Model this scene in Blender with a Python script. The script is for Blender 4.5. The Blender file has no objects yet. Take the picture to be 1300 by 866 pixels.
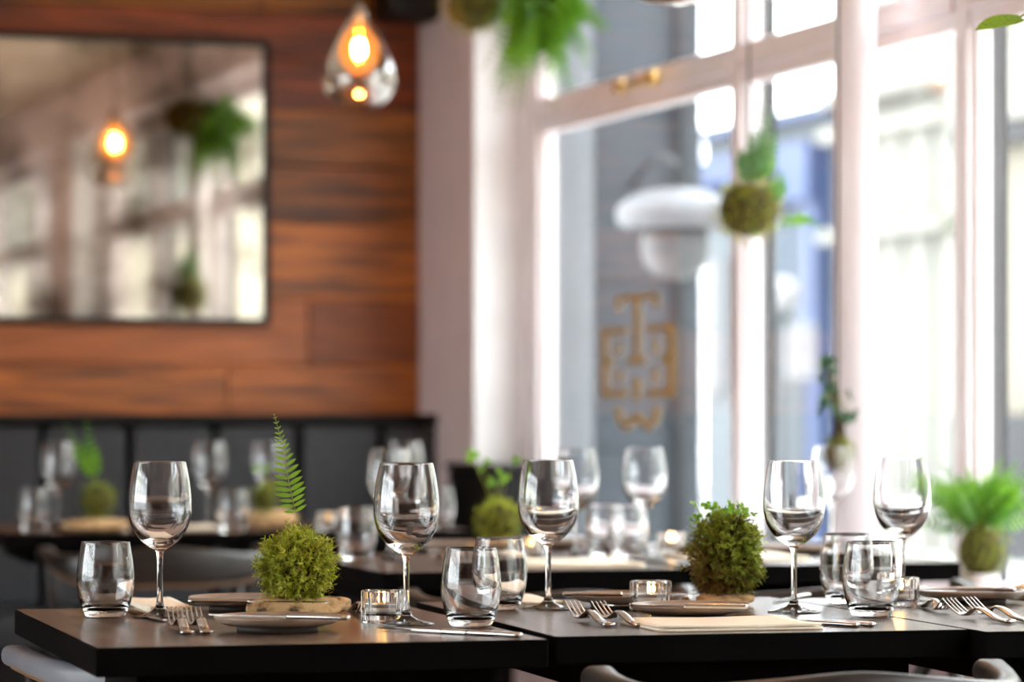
import bpy, bmesh, math, random
import numpy as np
from mathutils import Vector, Matrix

random.seed(7)
scene = bpy.context.scene
COL = scene.collection
R = math.radians

# ------------------------------------------------------------------ camera, world, exposure
F = 4100.0            # focal length in pixels of a 1300 px wide frame
CZ = 1.03             # eye height
HOR = 530.0           # row of the horizon
cam_d = bpy.data.cameras.new('camera')
cam = bpy.data.objects.new('camera', cam_d); COL.objects.link(cam)
cam.location = (0, 0, CZ); cam.rotation_euler = (R(90), 0, 0)
cam_d.sensor_width = 36.0; cam_d.lens = F / 1300 * 36.0
cam_d.shift_y = (HOR - 433.0) / 1300.0
cam_d.clip_start = 0.05; cam_d.clip_end = 300
cam_d.dof.use_dof = True; cam_d.dof.focus_distance = 4.42; cam_d.dof.aperture_fstop = 3.4
scene.camera = cam

world = bpy.data.worlds.new('overcast_sky'); scene.world = world
world.use_nodes = True
bgn = world.node_tree.nodes['Background']
bgn.inputs['Color'].default_value = (0.93, 0.97, 1.0, 1); bgn.inputs['Strength'].default_value = 3.6

vs = scene.view_settings
vs.view_transform = 'Standard'; vs.look = 'None'; vs.gamma = 1.0; vs.use_curve_mapping = False
vs.exposure = 1.6
scene.cycles.max_bounces = 20; scene.cycles.transmission_bounces = 18; scene.cycles.glossy_bounces = 6
scene.cycles.diffuse_bounces = 5; scene.cycles.transparent_max_bounces = 24
scene.cycles.sample_clamp_indirect = 6.0; scene.cycles.blur_glossy = 0.6
scene.cycles.use_denoising = True

# ------------------------------------------------------------------ room frame
TH = R(19.0)
U = Vector((math.cos(TH), math.sin(TH), 0)); V = Vector((-math.sin(TH), math.cos(TH), 0))
K = Vector((-0.297, 10.16, 0))            # inner corner of plank wall and window wall
CEIL = 2.6
def rp(a, b, z=0.0):                      # a: across (plus = outside the windows), b: from the plank wall into the room
    p = K + U * a - V * b; return Vector((p.x, p.y, z))
ROOM = Matrix.Translation(K) @ Matrix.Rotation(TH, 4, 'Z')    # local x = a, local y = -b
def on_plane_a(px, a):                    # b of the point seen at column px in the plane a
    k = (px - 650) / F
    p0 = K + U * a
    return (p0.x - k * p0.y) / (V.x - k * V.y) * 1.0
def depth_at(a, b): return rp(a, b).y

# ------------------------------------------------------------------ materials
MATS = {}
def new_mat(name):
    m = bpy.data.materials.new(name); m.use_nodes = True; MATS[name] = m
    nt = m.node_tree; return m, nt, nt.nodes['Principled BSDF']
def lin(r, g, b):
    f = lambda c: (c / 255 / 12.92) if c / 255 <= 0.04045 else ((c / 255 + 0.055) / 1.055) ** 2.4
    return (f(r), f(g), f(b), 1)
def noise_mat(name, c1, c2, scale=8, rough=0.5, stretch=(1, 1, 1), bump=0.0, detail=5, metallic=0.0, spec=0.5, lo=0.35, hi=0.65, c3=None, coat=0.0, rand=0.0):
    m, nt, p = new_mat(name); n = nt.nodes; l = nt.links
    tc = n.new('ShaderNodeTexCoord'); mp = n.new('ShaderNodeMapping'); mp.inputs['Scale'].default_value = stretch
    no = n.new('ShaderNodeTexNoise'); no.inputs['Scale'].default_value = scale; no.inputs['Detail'].default_value = detail
    l.new(tc.outputs['Object'], mp.inputs['Vector']); 
    if rand:
        oi = n.new('ShaderNodeObjectInfo'); vm = n.new('ShaderNodeVectorMath'); vm.operation = 'ADD'
        ml = n.new('ShaderNodeMath'); ml.operation = 'MULTIPLY'; ml.inputs[1].default_value = 40.0
        l.new(oi.outputs['Random'], ml.inputs[0]); l.new(mp.outputs['Vector'], vm.inputs[0]); l.new(ml.outputs[0], vm.inputs[1])
        l.new(vm.outputs[0], no.inputs['Vector'])
    else:
        l.new(mp.outputs['Vector'], no.inputs['Vector'])
    cr = n.new('ShaderNodeValToRGB'); e = cr.color_ramp.elements
    e[0].position = lo; e[0].color = c1; e[1].position = hi; e[1].color = c2
    if c3: x = e.new((lo + hi) / 2); x.color = c3
    l.new(no.outputs['Fac'], cr.inputs['Fac']); 
    out = cr.outputs['Color']
    if rand:
        hs = n.new('ShaderNodeHueSaturation'); mr = n.new('ShaderNodeMapRange')
        mr.inputs['To Min'].default_value = 1 - rand; mr.inputs['To Max'].default_value = 1 + rand
        l.new(oi.outputs['Random'], mr.inputs['Value']); l.new(mr.outputs[0], hs.inputs['Value']); l.new(out, hs.inputs['Color']); out = hs.outputs['Color']
    l.new(out, p.inputs['Base Color'])
    p.inputs['Roughness'].default_value = rough; p.inputs['Metallic'].default_value = metallic
    p.inputs['Specular IOR Level'].default_value = spec; p.inputs['Coat Weight'].default_value = coat
    if bump:
        b = n.new('ShaderNodeBump'); b.inputs['Strength'].default_value = bump; b.inputs['Distance'].default_value = 0.01
        l.new(no.outputs['Fac'], b.inputs['Height']); l.new(b.outputs['Normal'], p.inputs['Normal'])
    return m
def flat(name, c, rough=0.5, metallic=0.0, spec=0.5, **kw):
    c2 = tuple(min(1, x * 1.12) for x in c[:3]) + (1,)
    return noise_mat(name, c, c2, scale=kw.pop('scale', 6), rough=rough, metallic=metallic, spec=spec, **kw)
def glass_mat(name, col=(1, 1, 1, 1), ior=1.5, rough=0.0):
    m, nt, p = new_mat(name)
    p.inputs['Base Color'].default_value = col; p.inputs['Transmission Weight'].default_value = 1.0
    p.inputs['Roughness'].default_value = rough; p.inputs['IOR'].default_value = ior
    return m
def thin_glass(name, tint, refl_col, base_refl, rough=0.01, ior=1.5):
    m, nt, p = new_mat(name); n = nt.nodes; l = nt.links; n.remove(p)
    tr = n.new('ShaderNodeBsdfTransparent'); tr.inputs['Color'].default_value = tint
    gl = n.new('ShaderNodeBsdfGlossy'); gl.inputs['Color'].default_value = refl_col; gl.inputs['Roughness'].default_value = rough
    fr = n.new('ShaderNodeLayerWeight'); fr.inputs['Blend'].default_value = 0.5
    pw_ = n.new('ShaderNodeMath'); pw_.operation = 'POWER'; pw_.inputs[1].default_value = 5.0
    ad = n.new('ShaderNodeMath'); ad.operation = 'MULTIPLY_ADD'; ad.use_clamp = True; ad.inputs[1].default_value = 1 - base_refl; ad.inputs[2].default_value = base_refl
    mx = n.new('ShaderNodeMixShader'); l.new(fr.outputs['Facing'], pw_.inputs[0]); l.new(pw_.outputs[0], ad.inputs[0]); l.new(ad.outputs[0], mx.inputs[0])
    l.new(tr.outputs[0], mx.inputs[1]); l.new(gl.outputs[0], mx.inputs[2]); l.new(mx.outputs[0], n['Material Output'].inputs['Surface'])
    return m
def emit(name, c, s):
    m, nt, p = new_mat(name); p.inputs['Base Color'].default_value = c
    p.inputs['Emission Color'].default_value = c; p.inputs['Emission Strength'].default_value = s
    return m
def leaf_mat(name, c1, c2, scale=30):
    m = noise_mat(name, c1, c2, scale=scale, rough=0.45, rand=0.15); p = m.node_tree.nodes['Principled BSDF']
    nt = m.node_tree; n = nt.nodes; l = nt.links
    t = n.new('ShaderNodeBsdfTranslucent'); mx = n.new('ShaderNodeMixShader'); mx.inputs[0].default_value = 0.4
    src = p.inputs['Base Color'].links[0].from_socket; l.new(src, t.inputs['Color'])
    l.new(p.outputs[0], mx.inputs[1]); l.new(t.outputs[0], mx.inputs[2]); l.new(mx.outputs[0], n['Material Output'].inputs['Surface'])
    return m

GLASS = glass_mat('clear_glass', (0.985, 0.99, 1.0, 1), 1.5)
PANE = thin_glass('window_pane', (0.97, 0.985, 0.98, 1), (1, 1, 1, 1), 0.03)
SHADE = thin_glass('smoked_pendant_glass', (0.70, 0.64, 0.58, 1), (0.95, 0.93, 0.9, 1), 0.24, 0.015)
WHITEPAINT = noise_mat('white_gloss_paint', lin(232, 224, 227), lin(242, 234, 237), scale=3, rough=0.32)
PLASTER = noise_mat('painted_plaster', lin(218, 200, 200), lin(226, 208, 208), scale=5, rough=0.75, bump=0.05)
REVEALP = noise_mat('white_plaster', lin(228, 228, 230), lin(238, 238, 240), scale=5, rough=0.7)
CEILM = noise_mat('ceiling_plaster', lin(176, 158, 140), lin(205, 190, 172), scale=1.6, rough=0.85, bump=0.1, detail=8)
DARKWALL = noise_mat('dusky_pink_wall', lin(168, 138, 128), lin(180, 150, 140), scale=3, rough=0.7)
FLOORM = noise_mat('warm_oak_floor', lin(150, 120, 106), lin(172, 140, 124), scale=4, rough=0.45, stretch=(1, 12, 1))
BLACKP = noise_mat('black_paint', lin(13, 13, 14), lin(18, 18, 19), scale=4, rough=0.5, spec=0.3)
TABLEM = noise_mat('dark_stained_tabletop', lin(56, 45, 39), lin(112, 94, 82), scale=5, rough=0.26, stretch=(9, 1.0, 1), detail=9, lo=0.36, hi=0.66, c3=lin(82, 67, 57), spec=0.5)
BLACKEDGE = noise_mat('black_table_metal', lin(7, 6, 6), lin(11, 10, 10), scale=6, rough=0.75, spec=0.04)
LEATHER = noise_mat('charcoal_leather', lin(40, 42, 46), lin(47, 49, 53), scale=40, rough=0.5, spec=0.35, bump=0.15)
LEATHERD = noise_mat('black_leather_piping', lin(13, 13, 14), lin(18, 18, 19), scale=40, rough=0.6, spec=0.2)
CHAIRM = noise_mat('grey_brown_wood', lin(30, 27, 26), lin(42, 38, 36), scale=6, rough=0.32, stretch=(1, 1, 8))
CHAIRG = noise_mat('grey_painted_wood', lin(108, 112, 120), lin(120, 124, 132), scale=6, rough=0.4)
CHAIRW = noise_mat('raw_oak', lin(112, 80, 48), lin(134, 98, 62), scale=6, rough=0.45, stretch=(1, 1, 6))
STEEL = noise_mat('polished_steel', (0.62, 0.60, 0.58, 1), (0.7, 0.68, 0.66, 1), scale=20, rough=0.16, metallic=1.0)
BRASS = noise_mat('aged_brass', lin(190, 150, 84), lin(214, 176, 108), scale=20, rough=0.25, metallic=1.0)
CERAM = noise_mat('taupe_stoneware', lin(132, 112, 96), lin(164, 142, 124), scale=14, rough=0.3, detail=6, spec=0.6)
CERAMT = noise_mat('grey_plate_glaze', lin(120, 112, 108), lin(146, 138, 132), scale=20, rough=0.28, spec=0.6)
CERAMF = noise_mat('dark_plate_foot', lin(52, 44, 38), lin(66, 56, 50), scale=20, rough=0.6)
LINEN = noise_mat('cream_linen', lin(250, 236, 212), lin(255, 244, 224), scale=60, rough=0.9, bump=0.1)
STONE = noise_mat('sandy_stone', lin(84, 70, 56), lin(222, 188, 140), scale=48, rough=0.85, bump=0.7, detail=12, lo=0.36, hi=0.56, c3=lin(196, 160, 112))
STONE2 = noise_mat('tan_stone', lin(140, 104, 66), lin(222, 184, 134), scale=50, rough=0.85, bump=0.4, detail=10, stretch=(1, 1, 3), lo=0.3, hi=0.6)
SOIL = noise_mat('dark_moss_core', lin(58, 54, 20), lin(90, 84, 32), scale=40, rough=0.95)
WAX = noise_mat('candle_wax', lin(246, 232, 214), lin(252, 242, 228), scale=20, rough=0.5)
ALU = noise_mat('tealight_foil', (0.7, 0.68, 0.66, 1), (0.8, 0.78, 0.76, 1), scale=30, rough=0.3, metallic=1.0)
FLAME = emit('candle_flame', (1.0, 0.55, 0.16, 1), 26.0)
BULB = emit('filament_glow', (1.0, 0.68, 0.36, 1), 180.0)
AMBER = thin_glass('amber_bulb_glass', (1.0, 0.62, 0.22, 1), (1.0, 0.8, 0.5, 1), 0.08, 0.05)
_nt = AMBER.node_tree; _mx = [q for q in _nt.nodes if q.type == 'MIX_SHADER'][0]
_em = _nt.nodes.new('ShaderNodeEmission'); _em.inputs['Color'].default_value = (1.0, 0.40, 0.03, 1); _em.inputs['Strength'].default_value = 0.32
_ad = _nt.nodes.new('ShaderNodeAddShader'); _nt.links.new(_mx.outputs[0], _ad.inputs[0]); _nt.links.new(_em.outputs[0], _ad.inputs[1])
_nt.links.new(_ad.outputs[0], _nt.nodes['Material Output'].inputs['Surface'])
CORD = noise_mat('black_cord', lin(22, 20, 20), lin(34, 32, 30), scale=30, rough=0.8)
CHROME = noise_mat('brushed_nickel', (0.55, 0.54, 0.53, 1), (0.65, 0.64, 0.63, 1), scale=30, rough=0.25, metallic=1.0)
FERN = leaf_mat('fern_green', lin(112, 164, 36), lin(166, 208, 72))
FERND = leaf_mat('deep_fern_green', lin(66, 124, 22), lin(134, 188, 46), 12)
LEAFG = leaf_mat('clover_green', lin(110, 168, 44), lin(160, 204, 78))
LEAFB = leaf_mat('vine_green', lin(70, 124, 60), lin(120, 166, 88))
LEAFDK = leaf_mat('dark_blue_green', lin(38, 70, 46), lin(66, 104, 66))
STEMG = noise_mat('fern_stem', lin(120, 134, 50), lin(150, 150, 70), scale=30, rough=0.6)
TWIG = noise_mat('dark_twig', lin(44, 32, 22), lin(66, 50, 34), scale=40, rough=0.9)
PIPE = noise_mat('dark_grey_metal', lin(34, 36, 40), lin(42, 44, 48), scale=5, rough=0.6)
GOLD = noise_mat('gold_lettering', lin(160, 122, 54), lin(172, 134, 64), scale=10, rough=0.5)
def moss_mat(name, cols):
    m, nt, p = new_mat(name); n = nt.nodes; l = nt.links
    at = n.new('ShaderNodeAttribute'); at.attribute_name = 'tone'
    cr = n.new('ShaderNodeValToRGB'); e = cr.color_ramp.elements
    e[0].position = 0; e[0].color = cols[0]; e[1].position = 1; e[1].color = cols[-1]
    for i, c in enumerate(cols[1:-1]): x = e.new((i + 1) / (len(cols) - 1)); x.color = c
    l.new(at.outputs['Fac'], cr.inputs['Fac']); l.new(cr.outputs['Color'], p.inputs['Base Color']); p.inputs['Roughness'].default_value = 0.7
    t = n.new('ShaderNodeBsdfTranslucent'); mx = n.new('ShaderNodeMixShader'); mx.inputs[0].default_value = 0.35
    l.new(cr.outputs['Color'], t.inputs['Color']); l.new(p.outputs[0], mx.inputs[1]); l.new(t.outputs[0], mx.inputs[2])
    l.new(mx.outputs[0], n['Material Output'].inputs['Surface'])
    return m
MOSS = moss_mat('green_moss', [lin(140, 98, 52), lin(156, 142, 54), lin(164, 180, 48), lin(206, 214, 78), lin(232, 236, 130)])
MOSSD = moss_mat('dark_moss', [lin(126, 84, 40), lin(128, 112, 40), lin(132, 150, 40), lin(168, 184, 60), lin(196, 206, 96)])

# ------------------------------------------------------------------ helpers
def link(name, me, mat=None, parent=None, loc=None, rot=None, smooth=True):
    o = bpy.data.objects.new(name, me); COL.objects.link(o)
    if mat is not None and not me.materials:
        me.materials.append(mat)
    if parent is not None: o.parent = parent
    if loc is not None: o.location = loc
    if rot is not None: o.rotation_euler = rot
    return o
def mesh(name, verts, faces, smooth=True):
    me = bpy.data.meshes.new(name); me.from_pydata([tuple(v) for v in verts], [], faces); me.update()
    if smooth: me.polygons.foreach_set('use_smooth', [True] * len(me.polygons))
    return me
def bm_mesh(bm, name, smooth=False):
    bmesh.ops.recalc_face_normals(bm, faces=bm.faces[:])
    me = bpy.data.meshes.new(name); bm.to_mesh(me); bm.free()
    if smooth: me.polygons.foreach_set('use_smooth', [True] * len(me.polygons))
    return me
def box_mesh(name, x0, x1, y0, y1, z0, z1, bevel=0.0, seg=2):
    bm = bmesh.new(); bmesh.ops.create_cube(bm, size=1)
    for v in bm.verts: v.co = ((x0 + x1) / 2 + v.co.x * (x1 - x0), (y0 + y1) / 2 + v.co.y * (y1 - y0), (z0 + z1) / 2 + v.co.z * (z1 - z0))
    if bevel: bmesh.ops.bevel(bm, geom=bm.edges[:], offset=bevel, segments=seg, affect='EDGES', profile=0.5)
    return bm_mesh(bm, name)
def boxes_mesh(name, boxes, bevel=0.0):
    bm = bmesh.new()
    for (x0, x1, y0, y1, z0, z1) in boxes:
        r = bmesh.ops.create_cube(bm, size=1)
        for v in r['verts']: v.co = ((x0 + x1) / 2 + v.co.x * (x1 - x0), (y0 + y1) / 2 + v.co.y * (y1 - y0), (z0 + z1) / 2 + v.co.z * (z1 - z0))
    if bevel: bmesh.ops.bevel(bm, geom=bm.edges[:], offset=bevel, segments=1, affect='EDGES')
    return bm_mesh(bm, name)
def lathe(name, prof, seg=48, closed=False):
    """profile of (r, z); r = 0 ends make a pole"""
    vs_, fs = [], []; rings = []
    for (r, z) in prof:
        if r < 1e-6: rings.append([len(vs_)]); vs_.append((0, 0, z))
        else:
            rings.append(list(range(len(vs_), len(vs_) + seg)))
            for i in range(seg): a = 2 * math.pi * i / seg; vs_.append((r * math.cos(a), r * math.sin(a), z))
    pairs = list(zip(rings, rings[1:]))
    if closed: pairs.append((rings[-1], rings[0]))
    for A, B in pairs:
        for i in range(seg):
            j = (i + 1) % seg
            if len(A) == 1 and len(B) == 1: continue
            if len(A) == 1: fs.append((A[0], B[j], B[i]))
            elif len(B) == 1: fs.append((A[i], A[j], B[0]))
            else: fs.append((A[i], A[j], B[j], B[i]))
    return mesh(name, vs_, fs)
def smooth_prof(pts, n=6):
    out = []
    P = [Vector((a, b, 0)) for a, b in pts]
    for i in range(len(P) - 1):
        p0 = P[max(i - 1, 0)]; p1 = P[i]; p2 = P[i + 1]; p3 = P[min(i + 2, len(P) - 1)]
        for k in range(n):
            t = k / n
            q = 0.5 * ((2 * p1) + (p2 - p0) * t + (2 * p0 - 5 * p1 + 4 * p2 - p3) * t * t + (3 * p1 - p0 - 3 * p2 + p3) * t ** 3)
            out.append((max(q.x, 0), q.y))
    out.append(pts[-1]); return out
def spline3(pts, n=6):
    P = [Vector(p) for p in pts]; out = []
    for i in range(len(P) - 1):
        p0 = P[max(i - 1, 0)]; p1 = P[i]; p2 = P[i + 1]; p3 = P[min(i + 2, len(P) - 1)]
        for k in range(n):
            t = k / n
            out.append(0.5 * ((2 * p1) + (p2 - p0) * t + (2 * p0 - 5 * p1 + 4 * p2 - p3) * t * t + (3 * p1 - p0 - 3 * p2 + p3) * t ** 3))
    out.append(P[-1]); return out
def sweep(path, sect, up=Vector((0, 0, 1)), caps=True):
    """sect(i, t) -> list of (side, up) offsets; returns verts, faces"""
    vs_, fs = [], []; n = len(path); m = None
    for i, p in enumerate(path):
        d = (path[min(i + 1, n - 1)] - path[max(i - 1, 0)]).normalized()
        s = d.cross(up); s = s.normalized() if s.length > 1e-4 else Vector((1, 0, 0)); w = s.cross(d).normalized()
        pts = sect(i, i / (n - 1)); m = len(pts)
        for (a, b) in pts: vs_.append(p + s * a + w * b)
    for i in range(n - 1):
        for k in range(m):
            k2 = (k + 1) % m; fs.append((i * m + k, i * m + k2, (i + 1) * m + k2, (i + 1) * m + k))
    if caps: fs.append(tuple(range(m))[::-1]); fs.append(tuple((n - 1) * m + k for k in range(m)))
    return vs_, fs
def ring(rx, ry=None, k=10):
    ry = rx if ry is None else ry
    return [(rx * math.cos(2 * math.pi * i / k), ry * math.sin(2 * math.pi * i / k)) for i in range(k)]
def rrect(w, h, r, k=3):
    out = []
    for cx, cy, a0 in ((w - r, h - r, 0), (-w + r, h - r, 90), (-w + r, -h + r, 180), (w - r, -h + r, 270)):
        for i in range(k + 1): a = R(a0 + 90 * i / k); out.append((cx + r * math.cos(a), cy + r * math.sin(a)))
    return out
def tube_mesh(name, path, rad, k=10, up=Vector((0, 0, 1))):
    f = rad if callable(rad) else (lambda t: rad)
    v, fc = sweep([Vector(p) for p in path], lambda i, t: ring(f(t), None, k), up); return mesh(name, v, fc)
def join(name, parts, smooth=True):
    V_, F_ = [], []
    for v, f in parts:
        o = len(V_); V_ += list(v); F_ += [tuple(i + o for i in x) for x in f]
    return mesh(name, V_, F_, smooth)
def empty(name, loc=(0, 0, 0), rz=0.0, parent=None):
    o = bpy.data.objects.new(name, None); o.empty_display_size = 0.05; COL.objects.link(o)
    o.location = loc; o.rotation_euler = (0, 0, rz)
    if parent is not None: o.parent = parent
    return o
def tag(o, label, cat, group=None, kind=None):
    o['label'] = label; o['category'] = cat
    if group: o['group'] = group
    if kind: o['kind'] = kind
    return o
def structure(o, label=None, cat=None):
    o['kind'] = 'structure'
    if label: o['label'] = label
    if cat: o['category'] = cat
    return o
def copy_tree(o, parent=None):
    c = o.copy(); COL.objects.link(c); c.parent = parent
    for ch in list(o.children): copy_tree(ch, c)
    return c
PROTO = {}
def place(kind, maker, loc, rz, label, cat, group):
    if kind not in PROTO: o = maker(); PROTO[kind] = o
    else: o = copy_tree(PROTO[kind])
    o.location = loc; o.rotation_euler = (0, 0, rz); return tag(o, label, cat, group)
TT = 0.75                                  # table height
def T(px, py, z=TT):                       # point of a horizontal surface
    Y = (CZ - z) * F / (py - HOR); return Vector(((px - 650) / F * Y, Y, z))
def at(px, py, Y): return Vector(((px - 650) / F * Y, Y, CZ - (py - HOR) / F * Y))
TA = R(14.5)                               # the tables' turn in the room
UT = Vector((math.cos(TA), math.sin(TA), 0)); VT = Vector((-math.sin(TA), math.cos(TA), 0))

# ------------------------------------------------------------------ room shell
SILL, HEAD = 0.62, 2.36
AL, BN = -6.6, 13.0                        # far left wall, wall behind the camera
def roomobj(name, me, mat, parent=None):
    o = link(name, me, mat, parent)
    if parent is None: o.matrix_world = ROOM
    return o
structure(roomobj('floor', box_mesh('floor', AL - .1, .35, -BN - .1, .1, -.1, 0), FLOORM), 'warm oak floor of the dining room', 'floor')
structure(roomobj('ceiling', box_mesh('ceiling', AL - .1, .35, -BN - .1, .1, CEIL, CEIL + .1), CEILM), 'warm grey plaster ceiling of the dining room', 'ceiling')
wb = structure(roomobj('wall_back', box_mesh('wall_back', AL - .1, .35, .0, .12, 0, CEIL), BLACKP), 'wall clad in reclaimed wood planks behind the banquette', 'wall')
structure(roomobj('wall_left', boxes_mesh('wall_left', [(AL - .26, AL, -2.6, 0, 0, CEIL), (AL - .26, AL, -BN, -7.8, 0, CEIL), (AL - .26, AL, -7.8, -2.6, 0, SILL), (AL - .26, AL, -7.8, -2.6, HEAD, CEIL)]), DARKWALL), 'dusky pink side wall far from the windows', 'wall')
structure(roomobj('wall_rear', box_mesh('wall_rear', AL - .1, .35, -BN - .1, -BN, 0, CEIL), DARKWALL), 'dusky pink wall behind the viewer', 'wall')
ww = structure(roomobj('wall_right', boxes_mesh('wall_right', [
    (0, .26, -.55, 0, 0, CEIL), (0, .26, -6.2, -5.6, 0, CEIL), (0, .26, -BN, -11.2, 0, CEIL),
    (0, .26, -5.6, -.55, 0, SILL), (0, .26, -11.2, -6.2, 0, SILL),
    (0, .26, -5.6, -.55, HEAD, CEIL), (0, .26, -11.2, -6.2, HEAD, CEIL)]), PLASTER), 'pale plastered wall with the tall street windows', 'wall')
# white painted lining of the window opening
roomobj('window_reveal', boxes_mesh('window_reveal', [(.002, .16, -.566, -.55, SILL, HEAD)]), REVEALP, ww)
roomobj('window_reveal', boxes_mesh('window_reveal', [(.002, .16, -5.6, -5.584, SILL, HEAD)]), REVEALP, ww)
# planks
PZ = [1.00, 1.195, 1.395, 1.635, 1.81, 1.985, 2.135, 2.285, 2.44, 2.60]
PC = [((140, 70, 16), (186, 102, 34)), ((120, 60, 16), (160, 86, 34)), ((146, 76, 20), (194, 110, 40)), ((112, 56, 14), (156, 86, 30)),
      ((128, 70, 20), (172, 100, 38)), ((100, 38, 12), (138, 60, 22)), ((104, 40, 10), (140, 62, 22)), ((122, 66, 10), (156, 92, 24)), ((96, 48, 14), (134, 74, 26))]
PM = [noise_mat('reclaimed_plank_wood', lin(*[c * .66 for c in a]), lin(*[c * .96 for c in b]), scale=2.6, rough=0.42, stretch=(1.2, 1, 13), detail=9, lo=0.33, hi=0.64, bump=0.15, rand=0.14) for a, b in PC]
PMD = noise_mat('dark_reclaimed_plank', lin(112, 52, 12), lin(162, 84, 28), scale=3.2, rough=0.42, stretch=(1.4, 1, 16), detail=8, lo=0.3, hi=0.7, bump=0.15, rand=0.1)
PMR = noise_mat('rosy_reclaimed_plank', lin(142, 74, 30), lin(182, 102, 48), scale=3.2, rough=0.42, stretch=(1.4, 1, 16), detail=8, lo=0.3, hi=0.7, bump=0.15, rand=0.1)
rp_ = random.Random(3)
seams = {1: [-.36, -1.9, -3.4], 0: [-.62, -2.2, -3.9], 2: [-1.1, -2.8], 3: [-.74, -2.4], 4: [-1.5, -3.2], 5: [-.95, -2.6], 6: [-1.7, -3.3], 7: [-.5, -2.1], 8: [-1.3, -3.0]}
for r in range(9):
    edges = [0.0] + seams[r] + [-4.6]
    for j in range(len(edges) - 1):
        x1, x0 = edges[j] - .0015, edges[j + 1] + .0015
        t = .018 + rp_.random() * .006
        m = PM[r]
        if r == 1: m = PMD if j == 0 else PMR
        roomobj('plank', box_mesh('plank', x0, x1, -t, .001, PZ[r] + .0015, PZ[r + 1] - .0015, .002, 1), m, wb)

# black low boxed partition under the corner of the window
lp = empty('low_partition'); lp.matrix_world = ROOM
link('panel', box_mesh('panel', -.06, .145, -.93, -.50, 0, .875, .006), LEATHERD, lp)
link('cap', box_mesh('cap', -.07, .15, -.94, -.49, .875, .895, .006), BLACKP, lp)
tag(lp, 'low black boxed partition in the corner below the white window reveal', 'partition')

# ------------------------------------------------------------------ windows
def window(name, label, b0, b1, mulls, stile0=.15, M=None):
    w = empty(name); w.matrix_world = M or ROOM; structure(w, label, 'window')
    a0, a1 = .15, .205
    def bar(nm, p0, p1, z0, z1, d0=a0, d1=a1, bev=.006): return link(nm, box_mesh(nm, d0, d1, -p1, -p0, z0, z1, bev), WHITEPAINT, w)
    bar('stile', b0, b0 + stile0, SILL, HEAD); bar('stile', b1 - .1, b1, SILL, HEAD)
    edges = [b0 + stile0] + mulls + [b1 - .1]
    for m_ in mulls:
        mo = bar('mullion', m_ - .03, m_ + .03, SILL, HEAD)
        link('outer_bead', box_mesh('outer_bead', a1 - .001, a1 + .045, -m_ - .030, -m_ + .030, SILL, HEAD), PIPE, mo)
    for i in range(len(edges) - 1):
        e0 = edges[i] + (.03 if i else 0); e1 = edges[i + 1] - (.03 if i < len(edges) - 2 else 0)
        tr_ = bar('transom', e0, e1, 1.868, 1.972, a0 + .008, a1)
        link('transom_moulding', box_mesh('transom_moulding', a0 - .012, a0 + .012, -e1, -e0, 1.905, 1.935, .004), WHITEPAINT, tr_)
        bar('bottom_rail', e0, e1, SILL, SILL + .06); bar('top_rail', e0, e1, HEAD - .06, HEAD)
        for (z0, z1) in ((SILL + .06, 1.868), (1.972, HEAD - .06)):
            for s_ in (e0, e1 - .012): bar('glazing_bead', s_, s_ + .012, z0, z1, a0 + .02, a1, .003)
            link('pane', box_mesh('pane', .190, .194, -e1 + .02, -e0 - .02, z0 - .005, z1 + .005), PANE, w)
    link('window_sill', box_mesh('window_sill', -.12, .2, -b1, -b0, SILL - .04, SILL + .004, .008), WHITEPAINT, w)
    return w
w1 = window('window_1', 'tall white framed street window with transoms and gold emblem', .55, 5.6, [2.2, 3.44, 4.55])
w2 = window('window_2', 'further white framed street window seen only in the mirror', 6.2, 11.2, [7.45, 8.7, 9.95], .1)
window('window_3', 'white framed window in the side wall out of view', 2.2, 7.4, [3.5, 4.8, 6.1], .1, ROOM @ Matrix.Translation((AL, -10, 0)) @ Matrix.Rotation(math.pi, 4, 'Z'))
# brass pull on the first transom
hb0, hb1 = on_plane_a(795, .13), on_plane_a(836, .13)
ph = empty('transom_pull', parent=w1); ph['label'] = 'small brass pull bar on the window transom'
link('bar', tube_mesh('bar', [(.105, -hb0, 1.93), (.105, -hb1, 1.93)], .008, 8), BRASS, ph)
kn = lathe('knob', smooth_prof([(0, .02), (.014, .016), (.02, 0), (.014, -.016), (0, -.02)], 4), 16)
for hb in (hb0, hb1):
    link('knob', kn, BRASS, ph, (.112, -hb, 1.93))

# gold emblem printed on the first pane (flat lettering)
def emblem():
    g = .1885; P0 = rp(g, on_plane_a(808, g)); bc = on_plane_a(808, g); Yc = P0.y
    zc = CZ - (459 - HOR) / F * Yc
    px_b = (on_plane_a(818, g) - on_plane_a(798, g)) / 20.0; px_z = Yc / F
    V_, F_ = [], []
    def bar(x0, y0, x1, y1):
        o = len(V_)
        for (x, y) in ((x0, y0), (x1, y0), (x1, y1), (x0, y1)): V_.append((g, -(bc + x * px_b), zc - y * px_z))
        F_.append((o, o + 1, o + 2, o + 3))
    w_ = 4
    for s in (-1, 1):
        def sb(x0, y0, x1, y1): bar(min(s * x0, s * x1), y0, max(s * x0, s * x1), y1)
        sb(0, -86, 27, -78); sb(21, -86, 27, -66); sb(0, -86, 4, -2)
        sb(12, -45, 46, -36); sb(38, -45, 46, -4); sb(30, -6, 46, 3); sb(38, 3, 46, 45); sb(12, 36, 46, 45)
        sb(0, -5, 12, 4); sb(20, -28, 26, -8); sb(20, 8, 26, 28); sb(0, 20, 4, 50)
        sb(20, 56, 27, 74); sb(16, 72, 25, 80); sb(9, 78, 19, 87); sb(4, 73, 12, 82); sb(0, 66, 6, 77)
    o = link('gold_emblem', mesh('gold_emblem', V_, F_, False), GOLD, w1); o['label'] = 'gold monogram lettering printed on the glass'
emblem()

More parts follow.
